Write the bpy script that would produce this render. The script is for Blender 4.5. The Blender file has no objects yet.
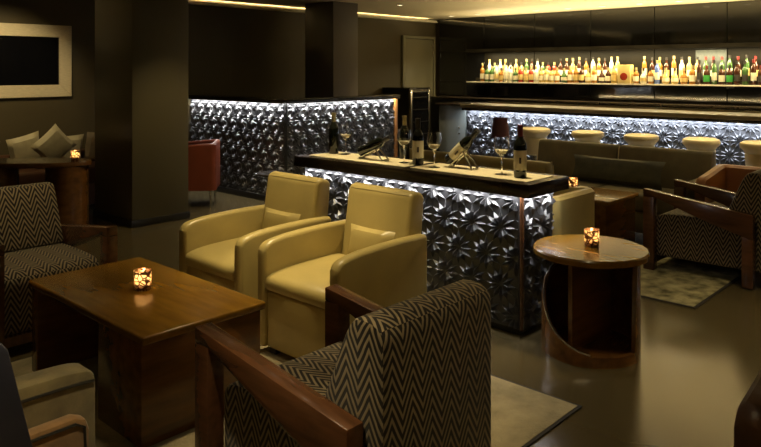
import bpy, bmesh, math, random
from mathutils import Vector, Matrix
random.seed(7)
R = math.radians
PI = math.pi
S = bpy.context.scene
COL = S.collection

# ------------------------------------------------------------------ camera
cam_d = bpy.data.cameras.new('camera')
cam_d.sensor_width = 36.0
cam_d.lens = 710 / 761 * 36.0
cam_d.shift_y = -0.2017
cam_d.clip_start = 0.05
cam = bpy.data.objects.new('camera', cam_d)
COL.objects.link(cam)
cam.location = (0, 0, 1.5)
cam.rotation_euler = (R(90), 0, R(42.9 - 90))
S.camera = cam
# ------------------------------------------------------------------ world, exposure
w = bpy.data.worlds.new('World')
S.world = w
w.use_nodes = True
w.node_tree.nodes['Background'].inputs[0].default_value = (0.9, 0.75, 0.5, 1)
w.node_tree.nodes['Background'].inputs[1].default_value = 0.012
S.view_settings.view_transform = 'Standard'
S.view_settings.look = 'None'
S.view_settings.gamma = 1.0
S.view_settings.use_curve_mapping = False
S.view_settings.exposure = 0.6

WARM = (1.0, 0.80, 0.44)
COOL = (0.80, 0.88, 1.0)
CEIL = 2.42


def area(name, loc, rot, sx, sy, power, color):
    l = bpy.data.lights.new(name, 'AREA')
    l.shape = 'RECTANGLE'
    l.size = sx
    l.size_y = sy
    l.energy = power
    l.color = color
    o = bpy.data.objects.new(name, l)
    COL.objects.link(o)
    o.location = loc
    o.rotation_euler = rot
    return o


# LED strips tucked under the overhanging tops (long, thin)
area('led_light_bar', (7.935, 2.9, 0.962), (0, R(-12), 0), 0.02, 5.7, 70, COOL)
area('led_light_island', (3.426, 3.05, 0.806), (0, R(-8), 0), 0.015, 1.86, 6.5, (0.97, 0.96, 0.95))
area('led_light_island_end', (3.64, 2.092, 0.806), (R(8), 0, 0), 0.36, 0.015, 1.5, (0.97, 0.96, 0.95))
area('led_light_partition_a', (5.02, 7.1, 1.142), (0, R(-10), 0), 0.015, 1.85, 15, (0.98, 0.97, 0.94))
area('led_light_partition_b', (5.97, 6.105, 1.142), (R(10), 0, 0), 1.80, 0.015, 15, (0.98, 0.97, 0.94))
area('led_light_shelf', (9.88, 4.2, 1.765), (0, R(-8), 0), 0.03, 5.6, 75, (1.0, 0.82, 0.46))
area('ceiling_fill_shelf', (9.90, 4.2, 1.82), (0, R(145), 0), 0.03, 5.6, 50, (1.0, 0.80, 0.44))  # added strip on the upper shelf, brightens the ceiling over the bar
area('uplight_bar', (8.50, 2.9, 1.036), (0, R(180), 0), 0.03, 5.6, 66, (1.0, 0.80, 0.44))
# left cove tape behind the cornice; right and front strips added unseen for ambient
COVE = (1.0, 0.80, 0.44)
area('cove_light_left', (4.0, 8.02, 2.375), (R(180 - 45), 0, 0), 11.8, 0.03, 30, COVE)
area('ceiling_fill_right', (4.0, -2.52, 2.375), (R(180 + 45), 0, 0), 11.8, 0.03, 90, COVE)
area('ceiling_fill_front', (-1.92, 2.75, 2.375), (0, R(180 - 45), 0), 0.03, 10.4, 25, COVE)
# (x, y, power, half-angle)  assumed recessed spots, several added to brighten single pieces
SPOTS = [
    (2.75, 3.35, 105, 30), (2.35, 2.55, 72, 28), (3.62, 3.55, 80, 24), (3.62, 2.45, 80, 24),
    (1.70, 3.0, 13, 24), (4.35, 0.6, 70, 36), (6.3, 2.2, 12, 28), (6.3, 3.6, 12, 28), (5.3, 3.0, 16, 30),
    (1.75, 1.75, 9, 24), (3.75, 5.45, 50, 50), (5.2, 5.2, 18, 30), (1.5, 4.25, 30, 26), (2.45, 6.75, 62, 34, (2.75, 8.05, 1.25)),
    (0.9, 1.62, 75, 25), (7.5, 6.6, 40, 40), (1.3, 0.75, 12, 34), (7.25, 1.9, 90, 24), (7.25, 2.9, 90, 24), (7.25, 3.9, 90, 24),
    (4.75, 1.75, 14, 24), (4.5, 6.1, 20, 30), (2.6, 1.4, 40, 24),
]
BAR_SPOTS = [(9.62, 7.3 - 0.54 * i, 26, 34) for i in range(11)]


# ------------------------------------------------------------------ materials
def new_mat(name):
    m = bpy.data.materials.new(name)
    m.use_nodes = True
    return m, m.node_tree, m.node_tree.nodes['Principled BSDF']


def mat(name, col, rough=0.5, metal=0.0, var=0.15, scale=8.0, bump=0.0, bscale=60.0, spec=0.5, coat=0.0,
        stretch=None, sheen=0.0, col2=None, rvar=0.0):
    m, nt, b = new_mat(name)
    N, L = nt.nodes, nt.links
    tc = N.new('ShaderNodeTexCoord')
    src = tc.outputs['Object']
    if stretch:
        mp = N.new('ShaderNodeMapping')
        mp.inputs['Scale'].default_value = stretch
        L.new(src, mp.inputs['Vector'])
        src = mp.outputs['Vector']
    nz = N.new('ShaderNodeTexNoise')
    nz.inputs['Scale'].default_value = scale
    nz.inputs['Detail'].default_value = 5
    L.new(src, nz.inputs['Vector'])
    rp = N.new('ShaderNodeValToRGB')
    a = tuple(c * (1 - var) for c in col)
    c2 = col2 if col2 else tuple(min(1, c * (1 + var)) for c in col)
    rp.color_ramp.elements[0].position = 0.3
    rp.color_ramp.elements[1].position = 0.7
    rp.color_ramp.elements[0].color = (*a, 1)
    rp.color_ramp.elements[1].color = (*c2, 1)
    L.new(nz.outputs['Fac'], rp.inputs['Fac'])
    L.new(rp.outputs['Color'], b.inputs['Base Color'])
    b.inputs['Roughness'].default_value = rough
    b.inputs['Metallic'].default_value = metal
    b.inputs['Specular IOR Level'].default_value = spec
    b.inputs['Coat Weight'].default_value = coat
    b.inputs['Coat Roughness'].default_value = 0.08
    b.inputs['Sheen Weight'].default_value = sheen
    if rvar:
        mr = N.new('ShaderNodeMapRange')
        mr.inputs['To Min'].default_value = max(0, rough - rvar)
        mr.inputs['To Max'].default_value = rough + rvar
        L.new(nz.outputs['Fac'], mr.inputs['Value'])
        L.new(mr.outputs['Result'], b.inputs['Roughness'])
    if bump:
        n2 = N.new('ShaderNodeTexNoise')
        n2.inputs['Scale'].default_value = bscale
        n2.inputs['Detail'].default_value = 3
        L.new(src, n2.inputs['Vector'])
        bp = N.new('ShaderNodeBump')
        bp.inputs['Strength'].default_value = bump
        bp.inputs['Distance'].default_value = 0.01
        L.new(n2.outputs['Fac'], bp.inputs['Height'])
        L.new(bp.outputs['Normal'], b.inputs['Normal'])
    return m


def emis(name, col, strength):
    m, nt, b = new_mat(name)
    b.inputs['Base Color'].default_value = (*col, 1)
    b.inputs['Emission Color'].default_value = (*col, 1)
    b.inputs['Emission Strength'].default_value = strength
    return m


def glass(name, col=(1, 1, 1), rough=0.0, ior=1.45):
    m, nt, b = new_mat(name)
    b.inputs['Base Color'].default_value = (*col, 1)
    b.inputs['Roughness'].default_value = rough
    b.inputs['Transmission Weight'].default_value = 1.0
    b.inputs['IOR'].default_value = ior
    return m


def chevron(name, dark, light, period=0.09, amp=0.085, step=0.038, duty=0.44):
    m, nt, b = new_mat(name)
    N, L = nt.nodes, nt.links

    def mth(op, a=None, bb=None):
        n = N.new('ShaderNodeMath')
        n.operation = op
        for i, v in enumerate((a, bb)):
            if v is None:
                continue
            if isinstance(v, (int, float)):
                n.inputs[i].default_value = v
            else:
                L.new(v, n.inputs[i])
        return n.outputs[0]
    tc = N.new('ShaderNodeTexCoord')
    sp = N.new('ShaderNodeSeparateXYZ')
    L.new(tc.outputs['UV'], sp.inputs[0])
    nz = N.new('ShaderNodeTexNoise')
    nz.inputs['Scale'].default_value = 9
    L.new(tc.outputs['Object'], nz.inputs['Vector'])
    jit = mth('MULTIPLY', nz.outputs['Fac'], 0.012)
    uu = mth('ADD', sp.outputs['X'], jit)
    t = mth('MULTIPLY', mth('ABSOLUTE', mth('SUBTRACT', mth('FRACT', mth('DIVIDE', uu, period)), 0.5)), 2 * amp)
    s = mth('FRACT', mth('DIVIDE', mth('ADD', sp.outputs['Y'], t), step))
    d = mth('ABSOLUTE', mth('SUBTRACT', s, 0.5))
    mr = N.new('ShaderNodeMapRange')
    mr.inputs['From Min'].default_value = duty / 2 + 0.05
    mr.inputs['From Max'].default_value = duty / 2 - 0.05
    L.new(d, mr.inputs['Value'])
    mx = N.new('ShaderNodeMix')
    mx.data_type = 'RGBA'
    mx.inputs['A'].default_value = (*dark, 1)
    mx.inputs['B'].default_value = (*light, 1)
    L.new(mr.outputs['Result'], mx.inputs['Factor'])
    L.new(mx.outputs['Result'], b.inputs['Base Color'])
    b.inputs['Roughness'].default_value = 0.8
    b.inputs['Specular IOR Level'].default_value = 0.25
    b.inputs['Sheen Weight'].default_value = 0.15
    bp = N.new('ShaderNodeBump')
    bp.inputs['Strength'].default_value = 0.35
    bp.inputs['Distance'].default_value = 0.004
    L.new(mr.outputs['Result'], bp.inputs['Height'])
    L.new(bp.outputs['Normal'], b.inputs['Normal'])
    return m


def votive_mat(name):
    m, nt, b = new_mat(name)
    N, L = nt.nodes, nt.links
    tc = N.new('ShaderNodeTexCoord')
    vo = N.new('ShaderNodeTexVoronoi')
    vo.feature = 'DISTANCE_TO_EDGE'
    vo.inputs['Scale'].default_value = 48
    L.new(tc.outputs['Object'], vo.inputs['Vector'])
    mr = N.new('ShaderNodeMapRange')
    mr.inputs['From Min'].default_value = 0.10
    mr.inputs['From Max'].default_value = 0.16
    L.new(vo.outputs['Distance'], mr.inputs['Value'])
    tr = N.new('ShaderNodeBsdfTranslucent')
    tr.inputs['Color'].default_value = (1.0, 0.82, 0.58, 1)
    b.inputs['Base Color'].default_value = (0.16, 0.07, 0.03, 1)
    b.inputs['Metallic'].default_value = 0.6
    b.inputs['Roughness'].default_value = 0.3
    ms = N.new('ShaderNodeMixShader')
    L.new(mr.outputs['Result'], ms.inputs[0])
    L.new(b.outputs[0], ms.inputs[1])
    L.new(tr.outputs[0], ms.inputs[2])
    L.new(ms.outputs[0], N['Material Output'].inputs['Surface'])
    return m


M = {}
M['wall'] = mat('dark_olive_wall', (0.062, 0.047, 0.019), 0.55, var=0.10, scale=1.5, bump=0.05, bscale=90)
M['column'] = mat('olive_column_paint', (0.072, 0.058, 0.024), 0.5, var=0.08, scale=1.5, bump=0.05, bscale=90)
M['column2'] = mat('mauve_column_paint', (0.085, 0.072, 0.066), 0.5, var=0.08, scale=1.5)
M['door'] = mat('olive_grey_door', (0.16, 0.145, 0.085), 0.45, var=0.06, scale=2)
M['ceiling'] = mat('cream_ceiling', (0.62, 0.54, 0.36), 0.6, var=0.04, scale=1.2)
M['trim'] = mat('cream_trim', (0.62, 0.55, 0.38), 0.5, var=0.05)
M['floor'] = mat('dark_polished_concrete', (0.072, 0.054, 0.024), 0.20, var=0.10, scale=0.9, spec=0.7)
M['black'] = mat('black_base', (0.010, 0.009, 0.008), 0.35, var=0.2)
M['relief'] = mat('black_relief_panel', (0.038, 0.038, 0.041), 0.38, var=0.10, scale=6, spec=0.7)
M['topstone'] = mat('dark_brown_counter', (0.020, 0.014, 0.009), 0.22, var=0.35, scale=14, spec=0.6)
M['barwood'] = mat('bronze_bar_edge', (0.13, 0.098, 0.045), 0.35, metal=0.0, var=0.15, scale=5)
M['greybar'] = mat('grey_painted_gate', (0.13, 0.14, 0.125), 0.5, var=0.08, scale=3)
M['mirror'] = mat('black_lacquer_panel', (0.006, 0.006, 0.006), 0.07, var=0.2, scale=3, bump=0.10, bscale=3.0, spec=0.7, coat=0.15)
M['nicheback'] = mat('brown_niche_back', (0.010, 0.008, 0.004), 0.5, var=0.2, scale=3, spec=0.15)
M['shelf'] = mat('pale_glass_shelf', (0.55, 0.5, 0.38), 0.25, var=0.08)
M['yleather'] = mat('mustard_leather', (0.39, 0.305, 0.11), 0.34, var=0.10, scale=5, bump=0.10, bscale=160, spec=0.5)
M['tan'] = mat('tan_leather', (0.36, 0.155, 0.048), 0.4, var=0.12, scale=5, bump=0.1, bscale=140)
M['red'] = mat('red_leather', (0.14, 0.032, 0.014), 0.3, var=0.15, scale=5, bump=0.1, bscale=140)
M['brownleather'] = mat('dark_brown_leather', (0.075, 0.032, 0.015), 0.35, var=0.2, scale=6, bump=0.1, bscale=120)
M['navy'] = mat('midnight_leather', (0.045, 0.046, 0.070), 0.25, var=0.2, scale=6, spec=0.6)
M['sofa'] = mat('olive_brown_sofa_fabric', (0.125, 0.098, 0.040), 0.65, var=0.15, scale=10, bump=0.1, bscale=200, sheen=0.1)
M['olivevelvet'] = mat('olive_velvet', (0.16, 0.125, 0.055), 0.75, var=0.25, scale=18, sheen=0.35, bump=0.08, bscale=120)
M['rustvelvet'] = mat('rust_velvet', (0.20, 0.105, 0.035), 0.75, var=0.25, scale=18, sheen=0.3, bump=0.08, bscale=120)
M['cushion'] = mat('dark_olive_satin', (0.050, 0.048, 0.022), 0.6, var=0.3, scale=14)
M['pillow'] = mat('sage_pillow', (0.40, 0.34, 0.19), 0.65, var=0.15, scale=10, sheen=0.2)
M['pillowdark'] = mat('brown_pillow', (0.17, 0.125, 0.07), 0.65, var=0.15, scale=10)
M['wood'] = mat('walnut_gloss', (0.125, 0.052, 0.012), 0.22, var=0.30, scale=3.0, stretch=(1, 7, 7), spec=0.5, coat=0.15)
M['woodwarm'] = mat('amber_walnut', (0.175, 0.084, 0.007), 0.26, var=0.22, scale=3.0, stretch=(8, 1.2, 8), coat=0.04, spec=0.32)
M['woodarm'] = mat('walnut_arm', (0.088, 0.036, 0.015), 0.24, var=0.30, scale=3.5, stretch=(8, 1.2, 8), coat=0.2)
M['woodend'] = mat('orange_wood', (0.33, 0.14, 0.03), 0.35, var=0.2, scale=4, stretch=(6, 6, 1))
M['chrome'] = mat('brushed_chrome', (0.62, 0.60, 0.55), 0.22, metal=1.0, var=0.05)
M['silverframe'] = mat('champagne_frame', (0.58, 0.49, 0.32), 0.42, metal=0.0, var=0.10, scale=20, stretch=(1, 1, 6))
M['screen'] = mat('black_screen', (0.004, 0.004, 0.005), 0.12, var=0.1, spec=0.4)
M['cream'] = mat('cream_leather', (0.66, 0.55, 0.32), 0.45, var=0.08, scale=5)
M['mat'] = mat('cream_runner', (0.66, 0.58, 0.38), 0.7, var=0.06, scale=25)
M['rug1'] = mat('taupe_rug', (0.27, 0.225, 0.135), 0.95, var=0.30, scale=7, bump=0.8, bscale=55, spec=0.1)
M['rug2'] = mat('mottled_olive_rug', (0.10, 0.088, 0.042), 0.95, var=0.2, scale=9, col2=(0.42, 0.37, 0.20), bump=0.8, bscale=60, spec=0.1)
M['rugedge'] = mat('dark_rug_edge', (0.02, 0.015, 0.01), 0.9)
M['darkbottle'] = mat('dark_wine_glass', (0.006, 0.008, 0.005), 0.08, var=0.2, spec=0.6)
M['label'] = mat('cream_label', (0.62, 0.55, 0.38), 0.6, var=0.06, scale=30)
M['foilred'] = mat('red_foil', (0.16, 0.015, 0.015), 0.35, var=0.1)
M['foilgold'] = mat('straw_foil', (0.42, 0.36, 0.17), 0.35, metal=0.3, var=0.1)
M['foilblack'] = mat('black_foil', (0.02, 0.018, 0.016), 0.35, var=0.1)
M['print'] = mat('label_print', (0.05, 0.035, 0.03), 0.6)
M['glass'] = glass('clear_glass')
M['shade'] = mat('plum_lampshade', (0.10, 0.035, 0.045), 0.8, var=0.15, scale=12)
M['led'] = emis('led_strip', (0.92, 0.95, 1.0), 1.0)
M['lamp_disc'] = emis('downlight_disc', (1.0, 0.86, 0.60), 14.0)
M['flame'] = emis('flame', (1.0, 0.72, 0.36), 40.0)
M['wax'] = mat('candle_wax', (0.8, 0.7, 0.5), 0.5, var=0.05)
M['votive'] = votive_mat('mosaic_votive')
M['zig'] = chevron('chevron_fabric', (0.012, 0.009, 0.007), (0.27, 0.21, 0.125))
M['canring'] = mat('white_can_ring', (0.7, 0.66, 0.55), 0.4, var=0.05)


# ------------------------------------------------------------------ mesh helpers
class MB:
    def __init__(s):
        s.bm = bmesh.new()

    def _join(s, b2, mx=None):
        if mx is not None:
            bmesh.ops.transform(b2, matrix=mx, verts=b2.verts)
        me = bpy.data.meshes.new('tmp')
        b2.to_mesh(me)
        b2.free()
        s.bm.from_mesh(me)
        bpy.data.meshes.remove(me)
        return s

    def box(s, x0, x1, y0, y1, z0, z1, bev=0.0, seg=2, mx=None):
        b = bmesh.new()
        bmesh.ops.create_cube(b, size=1)
        bmesh.ops.transform(b, matrix=Matrix.Translation(((x0 + x1) / 2, (y0 + y1) / 2, (z0 + z1) / 2)) @
                            Matrix.Diagonal((x1 - x0, y1 - y0, z1 - z0, 1)), verts=b.verts)
        if bev:
            bmesh.ops.bevel(b, geom=b.edges[:], offset=bev, segments=seg, profile=0.5, affect='EDGES')
        return s._join(b, mx)

    def prism(s, pts, axis, a0, a1, bev=0.0, seg=2, mx=None):
        """polygon extruded along axis; pts are the two other coordinates in x,y,z order"""
        b = bmesh.new()

        def P(p, a):
            if axis == 'x':
                return (a, p[0], p[1])
            if axis == 'y':
                return (p[0], a, p[1])
            return (p[0], p[1], a)
        v0 = [b.verts.new(P(p, a0)) for p in pts]
        v1 = [b.verts.new(P(p, a1)) for p in pts]
        n = len(pts)
        b.faces.new(v0)
        b.faces.new(v1[::-1])
        for i in range(n):
            b.faces.new((v0[i], v1[i], v1[(i + 1) % n], v0[(i + 1) % n]))
        bmesh.ops.recalc_face_normals(b, faces=b.faces)
        if bev:
            bmesh.ops.bevel(b, geom=[e for e in b.edges if e.calc_face_angle(0) > 0.5], offset=bev, segments=seg, profile=0.5, affect='EDGES')
        return s._join(b, mx)

    def lathe(s, prof, n=24, mx=None, a0=0.0, a1=2 * PI, close=True):
        b = bmesh.new()
        full = abs(a1 - a0 - 2 * PI) < 1e-6
        cols = n if full else n + 1
        rings = []
        for r, z in prof:
            if r < 1e-6:
                rings.append([b.verts.new((0, 0, z))])
            else:
                rings.append([b.verts.new((r * math.cos(a0 + (a1 - a0) * i / n), r * math.sin(a0 + (a1 - a0) * i / n), z)) for i in range(cols)])
        for k in range(len(prof) - 1):
            A, B = rings[k], rings[k + 1]
            for i in range(n):
                j = (i + 1) % cols if full else i + 1
                if len(A) == 1 and len(B) == 1:
                    continue
                if len(A) == 1:
                    b.faces.new((A[0], B[j], B[i]))
                elif len(B) == 1:
                    b.faces.new((A[i], A[j], B[0]))
                else:
                    b.faces.new((A[i], A[j], B[j], B[i]))
        if close and full:
            if len(rings[0]) > 1:
                b.faces.new(rings[0][::-1])
            if len(rings[-1]) > 1:
                b.faces.new(rings[-1])
        bmesh.ops.recalc_face_normals(b, faces=b.faces)
        return s._join(b, mx)

    def tube(s, pts, r, n=10):
        pts = [Vector(p) for p in pts]
        b = bmesh.new()
        rings = []
        for i, p in enumerate(pts):
            t = (pts[min(i + 1, len(pts) - 1)] - pts[max(i - 1, 0)]).normalized()
            up = Vector((0, 0, 1)) if abs(t.z) < 0.9 else Vector((1, 0, 0))
            a = t.cross(up).normalized()
            c = t.cross(a).normalized()
            rings.append([b.verts.new(p + (a * math.cos(2 * PI * k / n) + c * math.sin(2 * PI * k / n)) * r) for k in range(n)])
        for A, B in zip(rings, rings[1:]):
            for k in range(n):
                b.faces.new((A[k], A[(k + 1) % n], B[(k + 1) % n], B[k]))
        b.faces.new(rings[0][::-1])
        b.faces.new(rings[-1])
        bmesh.ops.recalc_face_normals(b, faces=b.faces)
        return s._join(b)

    def pillow(s, wx, wz, th, mx=None, n=8):
        """cushion standing in the xz plane, thick along y, with pinched corners"""
        b = bmesh.new()
        vs = {}
        for side in (1, -1):
            for i in range(n + 1):
                for j in range(n + 1):
                    u, v = i / n * 2 - 1, j / n * 2 - 1
                    edge = (1 - u ** 4) * (1 - v ** 4)
                    pin = 1 - 0.09 * (1 - abs(u)) * 0 - 0.07 * (1 - v * v) * abs(u) ** 3 * 1
                    pin2 = 1 - 0.07 * (1 - u * u) * abs(v) ** 3
                    key = (i, j, side if edge > 1e-6 else 0)
                    if key not in vs:
                        vs[key] = b.verts.new((u * wx / 2 * pin, side * th / 2 * edge ** 0.5, v * wz / 2 * pin2))
        for side in (1, -1):
            for i in range(n):
                for j in range(n):
                    q = []
                    for (a, c) in ((i, j), (i + 1, j), (i + 1, j + 1), (i, j + 1)):
                        q.append(vs.get((a, c, side)) or vs[(a, c, 0)])
                    b.faces.new(q if side < 0 else q[::-1])
        bmesh.ops.recalc_face_normals(b, faces=b.faces)
        return s._join(b, mx)

    def build(s, name, m, parent=None, loc=None, rz=0.0, sharp=38):
        bm = s.bm
        uv = bm.loops.layers.uv.new('UVMap') if not bm.loops.layers.uv else bm.loops.layers.uv[0]
        bm.normal_update()
        for f in bm.faces:
            f.smooth = True
            nx, ny, nz = (abs(c) for c in f.normal)
            for l in f.loops:
                c = l.vert.co
                if nz >= nx and nz >= ny:
                    l[uv].uv = (c.x, c.y)
                elif nx >= ny:
                    l[uv].uv = (c.y, c.z)
                else:
                    l[uv].uv = (c.x, c.z)
        lim = R(sharp)
        for e in bm.edges:
            if len(e.link_faces) == 2 and e.calc_face_angle(0) > lim:
                e.smooth = False
        me = bpy.data.meshes.new(name)
        bm.to_mesh(me)
        bm.free()
        me.materials.append(M[m] if isinstance(m, str) else m)
        o = bpy.data.objects.new(name, me)
        COL.objects.link(o)
        if parent is not None:
            o.parent = parent
        if loc is not None:
            o.location = loc
        o.rotation_euler[2] = rz
        return o


def tag(o, label, cat, group=None):
    o['label'] = label
    o['category'] = cat
    if group:
        o['group'] = group
    return o


def thing(name, label, cat, loc=(0, 0, 0), rz=0.0, group=None):
    o = bpy.data.objects.new(name, None)
    o.empty_display_size = 0.1
    COL.objects.link(o)
    o.location = loc
    o.rotation_euler[2] = rz
    return tag(o, label, cat, group)


def struct(o):
    o['kind'] = 'structure'
    return o


def dup(root, loc=None, rz=None, label=None, group=None):
    def rec(o, parent):
        c = o.copy()
        COL.objects.link(c)
        c.parent = parent
        for ch in list(o.children):
            rec(ch, c)
        return c
    c = rec(root, None)
    if loc is not None:
        c.location = loc
    if rz is not None:
        c.rotation_euler[2] = rz
    if label:
        c['label'] = label
    if group:
        c['group'] = group
    return c


# ------------------------------------------------------------------ room shell
X0, X1, Y0, Y1 = -2.0, 10.2, -2.6, 8.1
struct(MB().box(X0 - .2, X1 + .2, Y0 - .2, Y1 + .2, -0.1, 0).build('floor', 'floor'))
struct(MB().box(X0 - .2, X1 + .2, Y0 - .2, Y1 + .2, CEIL, CEIL + .1).build('ceiling', 'ceiling'))
wb = struct(MB().box(X1, X1 + .2, Y0 - .2, Y1 + .2, 0, CEIL).build('wall_back', 'wall'))
wl = struct(MB().box(X0, X1, Y1, Y1 + .2, 0, CEIL).build('wall_left', 'wall'))
struct(MB().box(X0 - .2, X0, Y0 - .2, Y1 + .2, 0, CEIL).build('wall_front', 'wall'))
struct(MB().box(X0, X1, Y0 - .2, Y0, 0, CEIL).build('wall_right', 'wall'))
# cornice with a lip that hides the cove tape
struct(MB().box(X0, X1 - .05, Y1 - .10, Y1, CEIL - .065, CEIL - .05, .003, 1).box(X0, X1 - .10, Y1 - .11, Y1 - .10, CEIL - .065, CEIL - .03).build('trim_1', 'trim'))
struct(MB().box(X0, X1 - .16, Y0, Y0 + .10, CEIL - .065, CEIL - .05, .003, 1).build('trim_2', 'trim'))
struct(MB().box(X0, X0 + .10, Y0 + .10, Y1 - .11, CEIL - .065, CEIL - .05, .003, 1).build('trim_3', 'trim'))
struct(MB().box(X0, 9.24, Y1 - .02, Y1, 0, .09, .004).build('baseboard_left', 'black'))

# square columns
c = struct(MB().box(3.33, 3.94, 6.31, 7.09, 0, CEIL, .008).build('column_near', 'column'))
c['label'] = 'wide olive painted square column beside the left console'
b = MB().box(3.318, 3.952, 6.298, 7.102, 0, .07, .004).build('plinth', 'black', c)
c = struct(MB().box(6.5, 6.97, 6.9, 7.47, 0, CEIL, .008).build('column_far', 'column2'))
c['label'] = 'slim mauve-grey square column behind the lit partition'

# door in the left wall
d = struct(MB().box(9.30, 10.06, Y1 - .045, Y1 - .002, 0.005, 2.04, .004).build('door_1', 'door'))
MB().box(9.23, 9.29, Y1 - .06, Y1, 0, 2.10, .005).box(10.07, 10.12, Y1 - .06, Y1, 0, 2.10, .005).box(9.29, 10.07, Y1 - .06, Y1, 2.05, 2.10, .005).build('door_frame', 'door', d)
for z in (1.93, 1.78, .25):
    MB().lathe([(.0, -.045), (.011, -.045), (.011, .045), (0, .045)], 8, Matrix.Translation((10.045, Y1 - .055, z))).build('hinge', 'chrome', d)
MB().tube([(9.36, Y1 - .05, 1.0), (9.36, Y1 - .09, 1.0), (9.46, Y1 - .09, 1.0)], .01, 8).build('door_handle', 'chrome', d)

# lacquer panelling behind the bar: upper band, low splash, two niche backs
pan_y = [7.98 - 0.98 * i for i in range(10)]
for i in range(len(pan_y) - 1):
    a, bb = pan_y[i + 1] + .004, pan_y[i] - .004
    MB().box(X1 - .05, X1, a, bb, 1.83, CEIL - .002, .003, 1).build('panel', 'mirror', wb)
    MB().box(X1 - .05, X1, a, bb, 1.06, 1.285, .003, 1).build('panel', 'mirror', wb)
    MB().box(X1 - .05, X1, a, bb, 1.29, 1.825, .003, 1).build('panel', 'mirror' if bb > 7.0 else 'nicheback', wb)


# ------------------------------------------------------------------ recessed spots
def downlight(x, y, power, half, label, group, aim=None):
    t = thing('ceiling_downlight', label, 'downlight', (x, y, CEIL), 0, group)
    MB().lathe([(.032, -.001), (.05, -.001), (.052, -.006), (.036, -.012), (.030, -.004)], 20, close=False).build('ring', 'canring', t)
    MB().lathe([(0, -.0045), (.031, -.0045)], 20, close=False).build('lens', 'lamp_disc', t)
    l = bpy.data.lights.new('spot', 'SPOT')
    l.energy = power
    l.color = WARM
    l.spot_size = R(half * 2)
    l.spot_blend = 0.7
    l.shadow_soft_size = 0.035
    o = bpy.data.objects.new('spot_bulb', l)
    COL.objects.link(o)
    o.parent = t
    o.location = (0, 0, -.03)
    if aim:   # added spot turned to brighten the framed screen
        o.rotation_euler = (Vector(aim) - Vector((x, y, CEIL - .03))).to_track_quat('-Z', 'Y').to_euler()


for x, y, p, h, *aim in SPOTS:
    downlight(x, y, p, h, 'assumed round ceiling spot, placed to light the lounge', 'lounge ceiling spots', *aim)
for x, y, p, h in BAR_SPOTS:
    downlight(x, y, p, h, 'small recessed ceiling spot in the row along the bar wall', 'bar wall ceiling spots')


# ------------------------------------------------------------------ star relief panels
def relief(wd, ht, u_off, v_top, h=0.023):
    """panel in local xz plane facing -y; (0,0) is bottom left.  Star lattice continues over neighbours."""
    b = bmesh.new()
    DX, DZ = 0.20, 0.165

    def rhomb(p, q, wid, hh, g0=0.0, g1=1.0):
        p, q = Vector(p), Vector(q)
        p, q = p.lerp(q, g0), p.lerp(q, g1)
        mdl = (p + q) / 2
        d = (q - p)
        n = Vector((-d.y, d.x)).normalized() * wid / 2
        c = [p, mdl + n, q, mdl - n]
        ctr = b.verts.new((mdl.x, -hh, mdl.y))
        vs = [b.verts.new((k.x, 0, k.y)) for k in c]
        for i in range(4):
            b.faces.new((vs[i], vs[(i + 1) % 4], ctr))
    for j in range(-int(ht / DZ) - 3, 3):
        for i in range(-2, int(wd / DX) + 3):
            i2 = i + int(math.floor(u_off / DX))
            x = i2 * DX + (j % 2) * DX / 2 - u_off
            z = ht + j * DZ - 0.03
            if x < -DX * 1.2 or x > wd + DX * 1.2:
                continue
            # long petals, two on every link between neighbouring stars
            for (ex, ez) in ((DX, 0), (DX / 2, DZ), (-DX / 2, DZ)):
                rhomb((x, z), (x + ex, z + ez), .036, h, .05, .50)
                rhomb((x + ex, z + ez), (x, z), .036, h, .05, .50)
            # short petals into the centres of the triangles between the stars
            for sg in (1, -1):
                c1 = (x + DX / 2, z + sg * DZ / 3)
                for st_ in ((x, z), (x + DX, z), (x + DX / 2, z + sg * DZ)):
                    rhomb(st_, c1, .029, h * .9, .10, .97)
    for co, no in (((0.002, 0, 0), (-1, 0, 0)), ((wd - .002, 0, 0), (1, 0, 0)), ((0, 0, 0.002), (0, 0, -1)), ((0, 0, ht - .002), (0, 0, 1))):
        bmesh.ops.bisect_plane(b, geom=b.verts[:] + b.edges[:] + b.faces[:], plane_co=co, plane_no=no, clear_outer=True)
    bmesh.ops.recalc_face_normals(b, faces=b.faces)
    for f in b.faces:
        if f.normal.y > 0:
            f.normal_flip()
    m = MB()
    m._join(b)
    m.box(0.001, wd - .001, 0, .018, 0, ht)
    return m


def relief_run(parent, p0, direction, total, z0, ht, width, u0=0.0):
    """a row of panels starting at p0 (left end seen from the front) running along direction (unit x/y)"""
    n = max(1, round(total / width))
    wd = total / n
    ang = math.atan2(direction[1], direction[0])
    for i in range(n):
        o = relief(wd, ht, u0 + i * wd, 0).build('relief_panel', 'relief', parent, sharp=5)
        o.location = (p0[0] + direction[0] * wd * i, p0[1] + direction[1] * wd * i, z0)
        o.rotation_euler[2] = ang


# ------------------------------------------------------------------ display island
isl = thing('display_island', 'long dark tasting island with black star relief front and thick brown top', 'island', (0, 0, 0))
MB().box(3.40, 3.85, 2.05, 4.03, .815, .87, .004).box(3.40, 3.412, 2.05, 4.03, .795, .816).box(3.40, 3.85, 2.05, 2.062, .795, .816).build('island_top', 'topstone', isl)
MB().box(3.475, 3.805, 2.15, 3.97, .04, .815).build('body', 'black', isl)
MB().box(3.49, 3.79, 2.165, 3.955, 0, .04).build('plinth', 'black', isl)
relief_run(isl, (3.457, 3.97), (0, -1), 1.82, .04, .755, .455)
relief_run(isl, (3.475, 2.132), (1, 0), .33, .04, .755, .33, 1.9)
MB().box(3.440, 3.458, 2.116, 2.134, .04, .795, .003).build('corner_trim', 'woodarm', isl)
MB().box(3.418, 3.434, 2.14, 3.97, .809, .815).build('led_strip', 'led', isl)

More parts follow.
